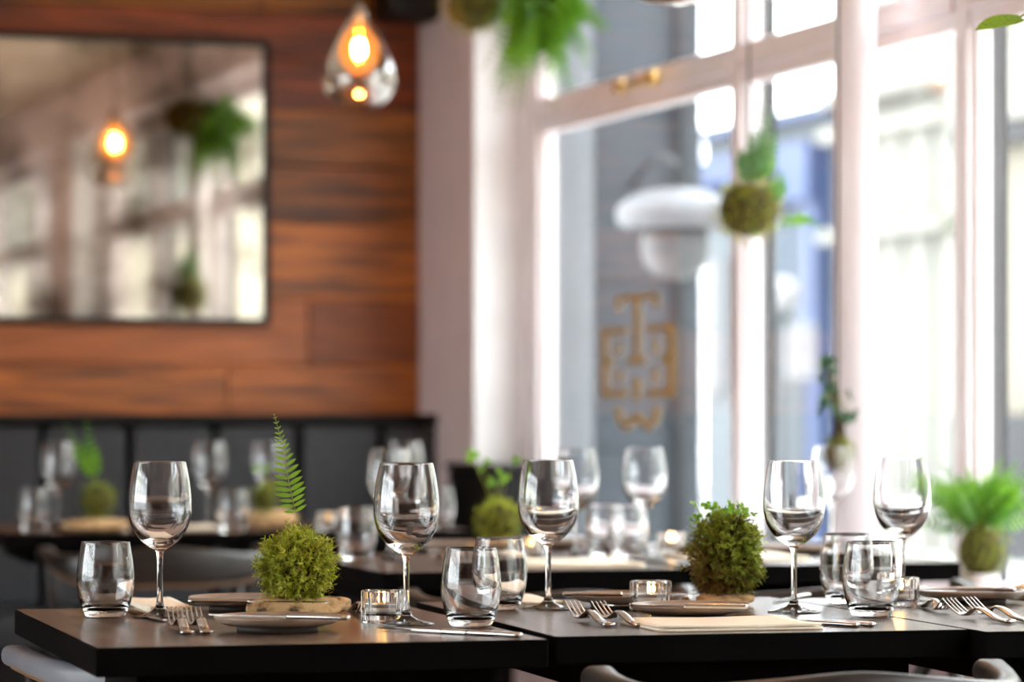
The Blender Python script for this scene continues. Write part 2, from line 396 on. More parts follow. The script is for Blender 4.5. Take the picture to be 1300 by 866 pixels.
# round column before the window
cb = on_plane_a(1085, .03); cp = rp(.03, cb)
pc = empty('round_column', (cp.x, cp.y, 0)); structure(pc, 'slim round white column in front of the window', 'column')
link('shaft', lathe('shaft', [(0, .622), (.047, .622), (.047, CEIL), (0, CEIL)], 32), WHITEPAINT, pc)
link('collar', lathe('collar', [(0, .625), (.06, .625), (.06, .65), (.05, .66), (0, .66)], 32), WHITEPAINT, pc)

# ------------------------------------------------------------------ banquette and mirror
bq = empty('banquette'); bq.matrix_world = ROOM
tag(bq, 'long charcoal leather banquette with vertical panels along the plank wall', 'bench')
BQR = .135
link('back_board', box_mesh('back_board', -4.6, BQR - .03, -.10, -.03, .1, 1.03, .004), LEATHERD, bq)
link('top_rail', box_mesh('top_rail', -4.6, BQR, -.21, -.03, 1.005, 1.04, .012), LEATHERD, bq)
link('end_panel', box_mesh('end_panel', BQR - .045, BQR, -.215, -.03, .02, 1.006, .008), LEATHERD, bq)
x = BQR - .05; pw = .262
pm = box_mesh('back_panel', -pw + .011, -.011, -.195, -.09, .47, 1.002, .012, 3)
for i in range(17):
    if x - pw < -4.6: break
    link('back_panel', pm, LEATHER, bq, (x, 0, 0)); x -= pw
link('seat_pad', box_mesh('seat_pad', -4.6, BQR - .05, -.66, -.15, .36, .47, .03, 3), LEATHER, bq)
link('plinth', box_mesh('plinth', -4.6, BQR - .05, -.60, -.12, 0, .36), BLACKP, bq)

MIRM, nt, p_ = new_mat('antique_mirror_glass'); n = nt.nodes; l = nt.links
tc = n.new('ShaderNodeTexCoord'); no = n.new('ShaderNodeTexNoise'); no.inputs['Scale'].default_value = 3.0; no.inputs['Detail'].default_value = 10
cr = n.new('ShaderNodeValToRGB'); cr.color_ramp.elements[0].position = .36; cr.color_ramp.elements[0].color = (.10, .08, .06, 1)
cr.color_ramp.elements[1].position = .56; cr.color_ramp.elements[1].color = (.62, .57, .49, 1)
l.new(tc.outputs['Object'], no.inputs['Vector']); l.new(no.outputs['Fac'], cr.inputs['Fac']); l.new(cr.outputs['Color'], p_.inputs['Base Color'])
p_.inputs['Metallic'].default_value = 1.0; p_.inputs['Roughness'].default_value = .04
ma1 = -.492; ma0 = -1.60; mz0, mz1 = 1.03 + (530 - 413) / F * 9.95, 1.03 + (530 - 52) / F * 9.95
mr = empty('wall_mirror'); mr.matrix_world = ROOM; tag(mr, 'large antique mirror in a thin black frame on the plank wall', 'mirror')
link('mirror_glass', box_mesh('mirror_glass', ma0 + .01, ma1 - .01, -.045, -.03, mz0 + .01, mz1 - .01), MIRM, mr)
fw = .02
for (x0, x1, z0, z1) in ((ma0, ma1, mz1 - fw, mz1), (ma0, ma1, mz0, mz0 + fw), (ma0, ma0 + fw, mz0 + fw, mz1 - fw), (ma1 - fw, ma1, mz0 + fw, mz1 - fw)):
    link('frame_rail', box_mesh('frame_rail', x0, x1, -.06, -.024, z0, z1, .003), BLACKP, mr)

# dark wall speaker near the ceiling corner
sp = empty('wall_speaker'); sp.matrix_world = ROOM
sb_ = on_plane_a(505, 0)
link('cabinet', box_mesh('cabinet', -.16, .02, -.24, -.04, 2.255, 2.45, .03, 4), BLACKP, sp)
link('bracket', box_mesh('bracket', -.09, -.05, -.06, -.02, 2.32, 2.38, .005), BLACKP, sp)
tag(sp, 'black rounded speaker box high in the corner of the plank wall', 'speaker')

# ------------------------------------------------------------------ street outside
GREYWALL = noise_mat('pale_grey_render', lin(84, 89, 94), lin(92, 97, 101), scale=.5, rough=0.9)
STUCCO = noise_mat('slate_blue_render', lin(56, 61, 67), lin(62, 67, 73), scale=2, rough=0.9)
STUCCOL = noise_mat('light_grey_render', lin(66, 71, 78), lin(72, 77, 84), scale=2, rough=0.9)
CREAMB = noise_mat('cream_stucco', lin(120, 118, 112), lin(128, 126, 120), scale=.5, rough=0.9)
BRIGHTB = noise_mat('ivory_stucco', lin(196, 190, 176), lin(206, 200, 188), scale=.5, rough=0.9)
BEIGEB = noise_mat('beige_stucco', lin(118, 113, 102), lin(126, 121, 110), scale=.5, rough=0.9)
BLUEB = noise_mat('blue_shopfront', lin(42, 56, 90), lin(52, 66, 102), scale=1, rough=0.6)
DARKG = noise_mat('dark_shop_glass', lin(52, 62, 64), lin(78, 88, 86), scale=1, rough=0.3)
GREYB = noise_mat('grey_stone_base', lin(44, 44, 47), lin(54, 54, 57), scale=2, rough=0.8)
PAVE = noise_mat('pale_paving', lin(176, 174, 170), lin(196, 194, 190), scale=1, rough=0.9)
structure(roomobj('street_ground', box_mesh('street_ground', .36, 40, -130, 40, -.3, -.1), PAVE), 'pale street paving outside the windows', 'ground')

structure(roomobj('yard_ground', box_mesh('yard_ground', AL - 30, AL - .27, -30, 20, -.3, -.1), PAVE), 'pale yard paving outside the side window', 'ground')
nb = empty('neighbour_wall'); nb.matrix_world = ROOM
def na(px):                                # a of the point at column px on the neighbouring wall's face
    k = (px - 650) / F; p0 = K + V * 1.5; return (k * p0.y - p0.x) / (U.x - k * U.y)
aL, aM, aP, aR_ = na(640), na(746), na(858), na(889)
link('wall_face', box_mesh('wall_face', aL, aR_, 1.5, 3.0, -.1, 5.5), STUCCO, nb)
link('pilaster', box_mesh('pilaster', aL, aM, 1.44, 1.52, -.1, 5.5), STUCCOL, nb)
dp = link('drainpipe', tube_mesh('drainpipe', [(aP, 1.46, -.1), (aP, 1.46, 5.5)], .022, 12, Vector((0, 1, 0))), PIPE, nb)
for z in (1.0, 2.2, 3.4): link('pipe_bracket', box_mesh('pipe_bracket', aP - .03, aP + .03, 1.44, 1.51, z, z + .04), PIPE, dp)
for z in np.arange(.3, 5.2, .62): link('render_course', box_mesh('render_course', aM, aR_, 1.494, 1.502, z, z + .6), STUCCO, nb)
tag(nb, 'slate grey rendered wall with a drainpipe just outside the window', 'building')
# white dome lantern on that wall
ln = empty('dome_lantern'); tag(ln, 'large white dome lantern hanging outside before the slate grey wall', 'lantern')
lpz = at(857, 266, 11.2); ln.location = lpz
LANT = noise_mat('lantern_enamel', lin(92, 92, 96), lin(98, 98, 102), scale=4, rough=0.5)
WLAMP = noise_mat('white_enamel', lin(118, 117, 121), lin(126, 125, 129), scale=4, rough=0.35)
link('shade', lathe('shade', smooth_prof([(.0, .075), (.07, .07), (.14, .052), (.19, .02), (.205, -.02), (.19, -.06), (.15, -.07), (.13, -.05), (0, -.04)], 5), 40), LANT, ln)
OPAL = noise_mat('opal_glass', lin(72, 73, 76), lin(78, 79, 82), scale=4, rough=0.5)
link('globe', lathe('globe', smooth_prof([(0.0, -.05), (.1, -.06), (.118, -.12), (.105, -.19), (.06, -.235), (0, -.245)], 5), 32), OPAL, ln)
lv = V * (rp(0, -1.45).y - lpz.y)
link('arm', tube_mesh('arm', spline3([(0, 0, .07), (0, 0, .16), (-.06, .2, .2), (-.12, .78, .14)], 5), .012, 8), PIPE, ln)

def street_a(px, a=9.0): return on_plane_a(px, a)
def building(nm, label, px0, px1, top, mat, a=9.0):
    o = empty(nm); o.matrix_world = ROOM; tag(o, label, 'building')
    b0, b1 = street_a(px0, a), street_a(px1, a)
    link('wall', box_mesh('wall', a, a + 4, -b1, -b0, -.1, top), mat, o)
    return o, b0, b1
def zs(px, py, a): return CZ - (py - HOR) / F * rp(a, on_plane_a(px, a)).y
# blue shop
A1 = 9.0
o, b0, b1 = building('blue_shop', 'pale building with a blue shopfront across the street', 893, 1075, zs(1000, 150, A1), GREYWALL)
link('roof', box_mesh('roof', A1 - .2, A1 + 4, -b1 - .1, -b0 + .1, zs(1000, 158, A1), zs(1000, 146, A1)), BLUEB, o)
link('fascia', box_mesh('fascia', A1 - .25, A1 + .02, -b1 + .3, -b0 - .3, zs(1000, 262, A1), zs(1000, 190, A1)), BLUEB, o)
link('awning', box_mesh('awning', A1 - .7, A1, -b1 + 1.6, -b0 - 1.5, zs(1000, 248, A1), zs(1000, 232, A1)), BLUEB, o)
q0, q1 = street_a(968), street_a(1030)
f_ = link('shop_window', box_mesh('shop_window', A1 - .06, A1 + .01, -q1, -q0, zs(1000, 410, A1), zs(1000, 268, A1)), DARKG, o)
for t in (0, .33, .66, 1): bb = q0 + (q1 - q0) * t; link('window_bar', box_mesh('window_bar', A1 - .1, A1 - .05, -bb - .04, -bb + .04, zs(1000, 410, A1), zs(1000, 268, A1)), BLUEB, f_)
q0, q1 = street_a(1034), street_a(1056)
link('corner_pillar', box_mesh('corner_pillar', A1 - .15, A1 + .01, -q1, -q0, -.1, zs(1000, 262, A1)), BLUEB, o)
q0, q1 = street_a(900), street_a(925)
link('side_window', box_mesh('side_window', A1 - .05, A1 + .01, -q1, -q0, zs(912, 500, A1), zs(912, 330, A1)), OPAL, o)
# cream facade with ledges and pilasters
o, b0, b1 = building('cream_facade', 'bright cream classical facade across the street with ledges and pilasters', 1076, 1236, 9.0, CREAMB, 9.0)
for py in (120, 168, 300): link('ledge', box_mesh('ledge', 8.7, 9.05, -b1, -b0, zs(1160, py, 9), zs(1160, py - 16, 9)), CREAMB, o)
for px in (1118, 1150, 1186, 1225):
    bb = street_a(px); link('pilaster', box_mesh('pilaster', 8.85, 9.02, -bb - .22, -bb + .22, -.1, zs(1160, 168, 9)), CREAMB, o)
# beige building
o, b0, b1 = building('beige_building', 'beige building with dark lintel and grey base seen through the last pane', 1237, 1420, 9.0, BEIGEB, 9.0)
link('lintel', box_mesh('lintel', 8.8, 9.02, -b1, -b0, zs(1280, 186, 9), zs(1280, 158, 9)), GREYB, o)
link('upper_band', box_mesh('upper_band', 8.75, 9.02, -b1, -b0, zs(1280, 158, 9), zs(1280, 60, 9)), CREAMB, o)
link('stone_base', box_mesh('stone_base', 8.8, 9.02, -b1, -b0, -.1, zs(1280, 526, 9)), GREYB, o)
# terrace further along the street (seen in the mirror)
o = empty('pale_terrace'); o.matrix_world = ROOM; tag(o, 'long pale terrace across the street seen in the mirror', 'building')
link('wall', box_mesh('wall', 9, 13, street_a(1421) * -1 - 34, -street_a(1421) - .1, -.1, 4.6), BRIGHTB, o)
link('cornice', box_mesh('cornice', 8.8, 9.1, street_a(1421) * -1 - 34, -street_a(1421) - .1, 4.4, 4.7), CREAMB, o)
wn = box_mesh('shop_window', 8.93, 9.01, -.9, .9, .5, 2.4)
for i in range(11): link('shop_window', wn, DARKG, o, (0, -street_a(1421) - 2 - i * 2.9, 0))
o = empty('tall_terrace'); o.matrix_world = ROOM; tag(o, 'tall pale terrace far along the street seen only in the mirror', 'building')
tb = -street_a(1421) - 34.2
link('wall', box_mesh('wall', 9, 13, tb - 90, tb, -.1, 9.5), BRIGHTB, o)
link('cornice', box_mesh('cornice', 8.7, 9.1, tb - 90, tb, 9.2, 9.6), CREAMB, o)
wt = box_mesh('tall_window', 8.93, 9.01, -.55, .55, 0, 1.7)
for i in range(30):
    for z in (1.0, 4.0, 6.8): link('tall_window', wt, DARKG, o, (0, tb - 1.6 - i * 2.9, z))
# globe street lamp and signboard
gl = at(995, 374, 22.0); g = empty('globe_street_lamp', (gl.x, gl.y, -.1)); tag(g, 'white globe street lamp standing before the blue shop', 'street lamp')
h = gl.z + .1
link('globe', lathe('globe', smooth_prof([(0, h + .12), (.09, h + .085), (.125, h), (.09, h - .085), (.03, h - .12), (0, h - .12)], 5), 24), WLAMP, g)
link('post', lathe('post', [(0, 0), (.09, 0), (.09, .3), (.035, .4), (.03, h - .11), (0, h - .11)], 16), PIPE, g)
sg = at(1018, 446, 21.0); s_ = empty('pavement_sign', (sg.x, sg.y, -.1), TH); tag(s_, 'white pavement signboard standing on the street below the globe lamp', 'sign')
link('board', box_mesh('board', -.1, .1, -.02, .02, sg.z - .08, sg.z + .28, .008), WLAMP, s_)
link('post', box_mesh('post', -.02, .02, -.015, .015, 0, sg.z - .08), PIPE, s_)
link('foot', box_mesh('foot', -.2, .2, -.2, .2, 0, .05, .01), PIPE, s_)

# ------------------------------------------------------------------ tables
def table(FL, w, d, label, ang=TA):
    t = empty('dining_table', (FL[0], FL[1], 0), ang)
    link('tabletop', box_mesh('tabletop', 0, w, 0, d, TT - .036, TT, .0015, 1), None, t)
    me = t.children[0].data; me.materials.append(TABLEM); me.materials.append(BLACKEDGE)
    for p in me.polygons: p.material_index = 0 if p.normal.z > .9 else 1
    link('apron', box_mesh('apron', .06, w - .06, .06, d - .06, TT - .075, TT - .036), BLACKEDGE, t)
    link('column', lathe('column', [(0, .02), (.035, .02), (.035, TT - .07), (0, TT - .07)], 20), BLACKEDGE, t, (w / 2, d / 2, 0))
    link('base_plate', box_mesh('base_plate', w / 2 - .2, w / 2 + .2, d / 2 - .2, d / 2 + .2, 0, .02, .004), BLACKEDGE, t)
    return tag(t, label, 'table', 'dark two-seat dining tables')
P1 = Vector((-.505, 3.920, 0)); P2 = Vector((.0553, 4.122, 0)); P3 = P2 + UT * .569 - VT * .050
table(P1, .572, .82, 'dark table at front left with the fern moss ball', R(15.6))
table(P2, .565, .80, 'dark table at front centre right with the tall leafy moss')
table(P3, .585, .80, 'dark table cut off by the right edge of the picture')
M1 = T(485, 727); M2 = T(868, 718.5)
table(M1, .57, .80, 'middle row table before the window with the clover moss ball')
table(M2, .56, .80, 'middle row table beside the window, its right end bare')
R1 = T(5, 678); 
table(R1, .575, .70, 'far left table in front of the banquette')
table(R1 + UT * .58, .575, .70, 'far table in front of the banquette holding a lit candle')

# ------------------------------------------------------------------ chairs
def make_chair(low=False):
    c = empty('armchair')
    # horseshoe rail, path along its top edge: tips forward (+y), backrest behind
    if low: pts = [(-.262, .20, .704), (-.258, .10, .704), (-.250, -.02, .704), (-.215, -.15, .703), (-.12, -.232, .704), (0, -.255, .705)]
    else: pts = [(-.256, -.02, .724), (-.252, -.07, .718), (-.236, -.13, .712), (-.195, -.19, .712), (-.10, -.242, .722), (0, -.256, .730)]
    pts = pts + [(-x, y, z) for (x, y, z) in pts[-2::-1]]
    path = spline3(pts, 6)
    def sect(i, t):
        k = max(0.0, 1 - abs(t - .5) / (.32 if low else .46)); k = k * k * (3 - 2 * k)
        tip = max(0.0, (abs(t - .5) - .42) / .08)
        h = .015 + k * .030; w = .019 - .007 * k + .004 * tip
        return [(a, b - h) for a, b in rrect(w, h, min(w, h) * .85, 4)]
    v, f = sweep(path, sect); link('back_rail', mesh('back_rail', v, f), CHAIRG if low else CHAIRM, c)
    under = [p + Vector((0, 0, -.031 - .06 * (max(0.0, 1 - abs(i / (len(path) - 1) - .5) / (.32 if low else .46)) ** 2 * (3 - 2 * max(0.0, 1 - abs(i / (len(path) - 1) - .5) / (.32 if low else .46)))))) for i, p in enumerate(path)]
    v, f = sweep(under, lambda i, t: rrect(.010, .0035, .003, 2)); link('rail_underside', mesh('rail_underside', v, f), CHAIRW, c)
    link('seat', box_mesh('seat', -.225, .225, -.2, .23, .43, .465, .015, 3), CHAIRM, c)
    for s in (-1, 1):
        link('leg', tube_mesh('leg', [(s * .205, .2, 0), (s * .2, .19, .43), (s * (.246 if low else .249), .13 if low else -.05, .668 if low else .69)], lambda t: .013 + .004 * math.sin(t * 3), 10, Vector((0, 1, 0))), CHAIRM, c)
        link('leg', tube_mesh('leg', [(s * .2, -.22, 0), (s * .185, -.18, .43), (s * .17, -.2, .64)], lambda t: .013 + .004 * math.sin(t * 3), 10, Vector((0, 1, 0))), CHAIRM, c)
    for y in (-.18, .19): link('stretcher', box_mesh('stretcher', -.19, .19, y - .008, y + .008, .40, .43, .003), CHAIRM, c)
    return c
CG = 'low-backed wooden armchairs'
def chair(x, y, rz, label, low=False):
    if low: o = make_chair(True); o.location = (x, y, 0); o.rotation_euler = (0, 0, rz); return tag(o, label, 'chair', CG)
    return place('chair', make_chair, (x, y, 0), rz, label, 'chair', CG)
chair(.352, 4.055, R(13), 'dark armchair at bottom right, its curved rail seen from behind')
chair(-.405, 4.50, TA, 'armchair tucked under the front left table, one grey arm tip showing', True)
chair(.06, 5.875, R(13), 'armchair before the middle row table, rail just above the leafy moss table edge')
chair(.60, 6.10, R(14), 'armchair before the middle row table beside the window')
chair(-.861, 7.74, R(14), 'taupe armchair before the far left table, seen behind the tall fern')

# ------------------------------------------------------------------ glassware
outer = [(0, 0), (.034, 0), (.0382, .0008), (.0384, .0018), (.034, .0028), (.022, .0052), (.011, .0098), (.0062, .0165), (.0046, .026), (.0040, .045), (.0040, .07), (.0046, .086), (.0064, .0935)]
bowl_o = [(.0064, .0935), (.0105, .0965), (.0190, .1015), (.0300, .1115), (.0390, .1260), (.0438, .1440), (.0445, .1560), (.0437, .1730), (.0408, .1960), (.0362, .2180)]
bowl_i = [(.0353, .2180), (.0397, .1960), (.0424, .1730), (.0429, .1560), (.0418, .1440), (.0362, .1280), (.0262, .1155), (.0155, .1085), (.007, .1066), (0, .1062)]
po = smooth_prof(outer[4:], 4); pb = smooth_prof(bowl_o, 5); pi = smooth_prof(bowl_i, 5)
rim = [(.0361, .2184), (.0357, .2186), (.0353, .2184)]
ME_BOWL = lathe('wine_bowl', pb + rim + pi, 56)
ME_STEM = lathe('wine_stem', [q for q in po if q[1] > .0098 - 1e-6] , 32)
ME_FOOT = lathe('wine_foot', outer[:4] + [q for q in po if q[1] <= .0098 + 1e-6], 56)
GW = 'wine glasses set on the tables'; GT = 'stemless tumblers set on the tables'
def wine(px, py, label):
    o = empty('wine_glass', T(px, py), random.random())
    link('bowl', ME_BOWL, GLASS, o); link('stem', ME_STEM, GLASS, o); link('foot', ME_FOOT, GLASS, o)
    return tag(o, label, 'wine glass', GW)
to = [(0, .0), (.022, 0), (.0258, .0010), (.0290, .0045), (.0345, .0180), (.0388, .0340), (.0405, .0470), (.0402, .0600), (.0382, .0800), (.0340, .1055)]
ti = [(.0331, .1055), (.0371, .0800), (.0387, .0600), (.0384, .0470), (.0358, .0340), (.0306, .0210), (.0240, .0145), (.0160, .0122), (0, .0116)]
pto = smooth_prof(to[2:], 5); pti = smooth_prof(ti, 5)
ME_TUM = lathe('tumbler_body', to[:2] + pto + [(.0339, .1059), (.0335, .1061), (.0331, .1059)] + pti, 56)
def tumbler(px, py, label):
    o = empty('tumbler', T(px, py), random.random())
    link('glass_body', ME_TUM, GLASS, o)
    return tag(o, label, 'tumbler', GT)
wine(203, 784, 'wine glass at the left corner of the front left table')
wine(516, 793, 'wine glass beside the lit candle on the front left table')
wine(696, 774, 'wine glass behind the forks at the left of the front centre table')
wine(1008, 778, 'wine glass right of the tall leafy moss on the front centre table')
wine(1145, 762, 'rightmost wine glass, behind the two clustered tumblers')
tumbler(134, 784, 'tumbler alone at the far left of the front left table')
tumbler(598, 796, 'nearer of two overlapping tumblers on the front left table')
tumbler(634, 775, 'farther of two overlapping tumblers beside the table seam')
tumbler(1075, 767, 'farther of two overlapping tumblers on the front centre table')
tumbler(1106, 783, 'nearer of two overlapping tumblers, before the small candle at right')
# middle row
wine(495, 711, 'wine glass on the middle table directly behind the candlelit wine glass')
wine(731, 711, 'blurred wine glass partly hidden by a front wine glass before the window')
wine(818, 705, 'blurred wine glass standing clear below the gold emblem')
wine(1056, 698, 'blurred wine glass below the small hanging root plant')
tumbler(452, 712, 'blurred tumbler at the left corner of the middle table')
tumbler(768, 708, 'larger looking of two blurred tumblers on the middle table')
tumbler(797, 710, 'right one of two blurred tumblers on the middle table')
# far row
wine(74, 671, 'far wine glass left of the blurred moss ball by the banquette')
wine(266, 669, 'far wine glass behind the front left wine glass')
wine(341, 669, 'far wine glass behind the small far moss ball')
wine(515, 671, 'far wine glass against the banquette end')
tumbler(43, 674, 'far tumbler at the extreme left beside a wine glass')
tumbler(295, 677, 'far tumbler left of the small far moss ball')
tumbler(556, 672, 'far tumbler beside the black partition')

# ------------------------------------------------------------------ tealights in faceted glass holders
def fluted(name, ro, h, ri, zf, n=12, k=4):
    seg = n * k; V_, F_ = [], []
    def ringat(fr, z): 
        o = len(V_)
        for i in range(seg):
            a = 2 * math.pi * i / seg; r = fr(i); V_.append((r * math.cos(a), r * math.sin(a), z))
        return o
    fl = lambda base: (lambda i: base * (1 - .055 * (0.5 + .5 * math.cos(2 * math.pi * i / k))))
    rings = [ringat(fl(ro - .002), 0), ringat(fl(ro), .002), ringat(fl(ro), h - .002), ringat(fl(ro - .0015), h), ringat(lambda i: ri + .001, h), ringat(lambda i: ri, h - .002), ringat(lambda i: ri - .001, zf + .002), ringat(lambda i: ri - .004, zf)]
    for A, B in zip(rings, rings[1:]):
        for i in range(seg): j = (i + 1) % seg; F_.append((A + i, A + j, B + j, B + i))
    F_.append(tuple(rings[0] + i for i in range(seg))[::-1]); F_.append(tuple(rings[-1] + i for i in range(seg)))
    return mesh(name, V_, F_, False)
ME_HOLD = fluted('holder', .0305, .044, .0228, .010)
ME_CUP = lathe('foil_cup', [(0, .0), (.0185, .0), (.0190, .0006), (.0190, .0145), (.0194, .0150), (.0188, .0150), (.0186, .0030), (0, .0030)], 32)
ME_WAX = lathe('wax', smooth_prof([(0, .0032), (.0183, .0032), (.0183, .0118), (.014, .0112), (.004, .0108), (0, .0108)], 3), 32)
ME_WICK = tube_mesh('wick', [(0, 0, .0105), (.0004, 0, .015), (.0012, 0, .0175)], .0007, 6)
ME_FLAME = lathe('flame', smooth_prof([(0, .0155), (.0020, .0175), (.0030, .0205), (.0024, .025), (.0010, .0295), (0, .032)], 4), 16)
def candle(px, py, lh, lt):
    p = T(px, py); o = link('candle_holder', ME_HOLD, GLASS, None, p, (0, 0, random.random()))
    tag(o, lh, 'candle holder', 'faceted glass candle holders')
    t = empty('tealight', p + Vector((0, 0, .0102)), random.random() * 6)
    link('foil_cup', ME_CUP, ALU, t); link('wax', ME_WAX, WAX, t); link('wick', ME_WICK, TWIG, t); link('flame', ME_FLAME, FLAME, t)
    tag(t, lt, 'candle', 'lit tealights')
candle(486, 790, 'faceted glass candle holder on the front left table', 'lit tealight in the holder on the front left table')
candle(826, 776, 'faceted glass candle holder behind a plate on the front centre table', 'lit tealight in the holder behind the front centre plate')
candle(1141, 771, 'faceted glass candle holder behind the two tumblers at right', 'lit tealight in the holder behind the two right tumblers')
candle(853, 703, 'blurred glass candle holder below the gold emblem', 'blurred lit tealight below the gold emblem')
candle(418, 673, 'blurred glass candle holder on the far table by the banquette', 'blurred lit tealight on the far table by the banquette')
candle(674, 710, 'blurred glass candle holder beside the clover moss ball', 'blurred lit tealight beside the clover moss ball')

# ------------------------------------------------------------------ plates, cutlery, napkins
PLR = .083
def make_plate():
    o = empty('side_plate')
    link('rim', lathe('rim', smooth_prof([(.052, .0075), (.066, .0085), (.078, .0120), (.0822, .0165), (.0830, .0190), (.0815, .0205), (.0790, .0196), (.0770, .0178)], 4), 64), CERAM, o)
    link('well', lathe('well', smooth_prof([(.0770, .0178), (.070, .0150), (.058, .0135), (.03, .0128), (0, .0126)], 4), 64), CERAMT, o)
    link('foot', lathe('foot', [(0, .003), (.046, .003), (.047, 0), (.053, 0), (.054, .0076), (.052, .0080), (0, .0080)], 64), CERAMF, o)
    return o
def make_knife():
    o = empty('table_knife')
    path = spline3([(0, 0, .0035), (0, .03, .0038), (0, .06, .0036), (0, .088, .0034)], 5)
    hw = lambda t: .0062 + .0018 * math.cos(t * 3.0)
    v, f = sweep(path, lambda i, t: ring(hw(t) * (0.55 if i == 0 else 1), .0034 * (0.55 if i == 0 else 1), 12)); link('handle', mesh('handle', v, f), STEEL, o)
    V_, F_ = [], []
    n = 14
    for i in range(n + 1):
        t = i / n; y = .088 + .112 * t
        w0 = -.0060 * (1 - max(0, (t - .8) / .2) ** 2); w1 = .0085 * (1 - max(0, (t - .72) / .28) ** 2 * 1.05) if t > .05 else .006
        V_ += [(w0, y, .0042), (w1, y, .0034), (w1, y, .0030), (w0, y, .0024)]
    for i in range(n):
        for k in range(4): F_.append((i * 4 + k, i * 4 + (k + 1) % 4, i * 4 + 4 + (k + 1) % 4, i * 4 + 4 + k))
    F_ += [(3, 2, 1, 0), (n * 4, n * 4 + 1, n * 4 + 2, n * 4 + 3)]
    link('blade', mesh('blade', V_, F_, False), STEEL, o); return o
def make_fork():
    o = empty('fork')
    path = spline3([(0, 0, .0045), (0, .012, .0036), (0, .045, .0060), (0, .085, .0150), (0, .108, .0150), (0, .124, .0085), (0, .132, .0060)], 5)
    def hs(i, t):
        w = .0092 * (1 - t) + .0038 * t if t < .62 else .0036 + (t - .62) / .38 * .0062
        e = .5 if i == 0 else 1
        return ring(w * e, (.0032 - .0012 * t) * e, 12)
    v, f = sweep(path, hs); link('handle', mesh('handle', v, f), STEEL, o)
    v, f = sweep(spline3([(0, .128, .0066), (0, .138, .0052), (0, .150, .0075)], 4), lambda i, t: ring(.0098 + .0022 * math.sin(t * 2.2), .0015, 14)); link('head', mesh('head', v, f), STEEL, o)
    for k in range(4):
        x = (k - 1.5) * .0064
        v, f = sweep(spline3([(x, .147, .0070), (x * 1.0, .160, .0110), (x, .178, .0180), (x * .97, .196, .0255)], 4), lambda i, t: ring(.0018 * (1 - .45 * t), .0012 * (1 - .4 * t), 8))
        link('tine', mesh('tine', v, f), STEEL, o)
    return o
def make_napkin():
    o = empty('folded_napkin')
    def sheet(nm, z, w, d, r):
        n = 12; V_, F_ = [], []
        for k, zz in ((0, 0.0), (1, .0032)):
            for i in range(n + 1):
                for j in range(n + 1):
                    x, y = i / n * w, j / n * d
                    V_.append((x, y, z + zz + (.0008 * math.sin(x * 31 + r) * math.sin(y * 27 + r * 2) if k or r else 0)))
        N = (n + 1) ** 2
        for i in range(n):
            for j in range(n):
                a = i * (n + 1) + j; F_.append((a, a + 1, a + n + 2, a + n + 1)); F_.append((N + a, N + a + n + 1, N + a + n + 2, N + a + 1))
        bd = [i * (n + 1) for i in range(n + 1)] + [n * (n + 1) + j for j in range(1, n + 1)] + [i * (n + 1) + n for i in range(n - 1, -1, -1)] + [j for j in range(n - 1, 0, -1)]
        for p, q in zip(bd, bd[1:] + bd[:1]): F_.append((p, q, N + q, N + p))
        me = mesh(nm, V_, F_); link(nm, me, LINEN, o)
    sheet('lower_fold', .0005, .225, .25, 0.0); sheet('upper_fold', .0046, .223, .247, .9)
    return o
GP = 'small stoneware side plates'; GK = 'table knives'; GF = 'dinner forks'; GN = 'folded cream napkins'
def plate(px, py, label): return place('plate', make_plate, T(px, py), random.random() * 6, label, 'plate', GP)
def knife(px, py, rz, label, z=0.0, tilt=0.0): 
    p = T(px, py, TT + z); o = place('knife', make_knife, p, rz, label, 'knife', GK); o.rotation_euler[0] = tilt; return o
def fork(px, py, rz, label): return place('fork', make_fork, T(px, py), rz, label, 'fork', GF)
def napkin(px, py, rz, label, sx=1.0, sy=1.0):
    o = place('napkin', make_napkin, T(px, py), rz, label, 'napkin', GN); o.scale = (sx, sy, 1); return o
# front left table
plate(352, 801, 'brown plate before the fern moss stone on the front left table')
knife(444, 788, R(69), 'knife lying across the plate before the fern moss stone', .0205)
plate(312, 774.5, 'brown plate behind and left of the fern moss stone')
knife(238, 766, R(-99), 'knife lying across the plate behind the fern moss stone', .0205)
napkin(188, 778, TA, 'cream napkin behind the left corner wine glass', .3)
fork(238, 807, R(11), 'left one of two forks at the front left corner')
fork(263, 806.5, R(11), 'right one of two forks at the front left corner')
fork(446, 775, R(190), 'dark fork showing its tines behind the fern moss stone')
knife(628, 808, R(51), 'left one of two knives below the overlapping tumblers')
knife(662, 810, R(52), 'right one of two knives below the overlapping tumblers')
knife(168, 780, R(200), 'knife half hidden behind the far left tumbler')
# front centre table
fork(774, 797, R(14), 'left one of two forks on the front centre table')
fork(815, 797.5, R(16), 'right one of two forks on the front centre table')
napkin(838, 803, TA, 'cream napkin at the front edge of the front centre table', 1.0, .74)
plate(876, 785, 'brown plate behind the cream napkin on the front centre table')
knife(950, 773.5, R(78), 'knife lying across the front centre plate', .0205)
plate(796, 771, 'brown plate behind the faceted candle holder on the front centre table')
knife(713, 757.5, R(-92), 'knife lying across the plate behind the front centre candle', .0205)
napkin(663, 772, TA, 'cream napkin behind the wine glass at the table seam', .3, .9)
knife(1090, 797, R(44), 'left one of two knives right of the cream front napkin')
knife(1110, 796.5, R(42), 'right one of two knives right of the cream front napkin')
knife(878, 762, R(74), 'knife handle left of the tan stone on the front centre table')
knife(1025, 757.5, R(160), 'knife at the back edge behind the right tumblers')
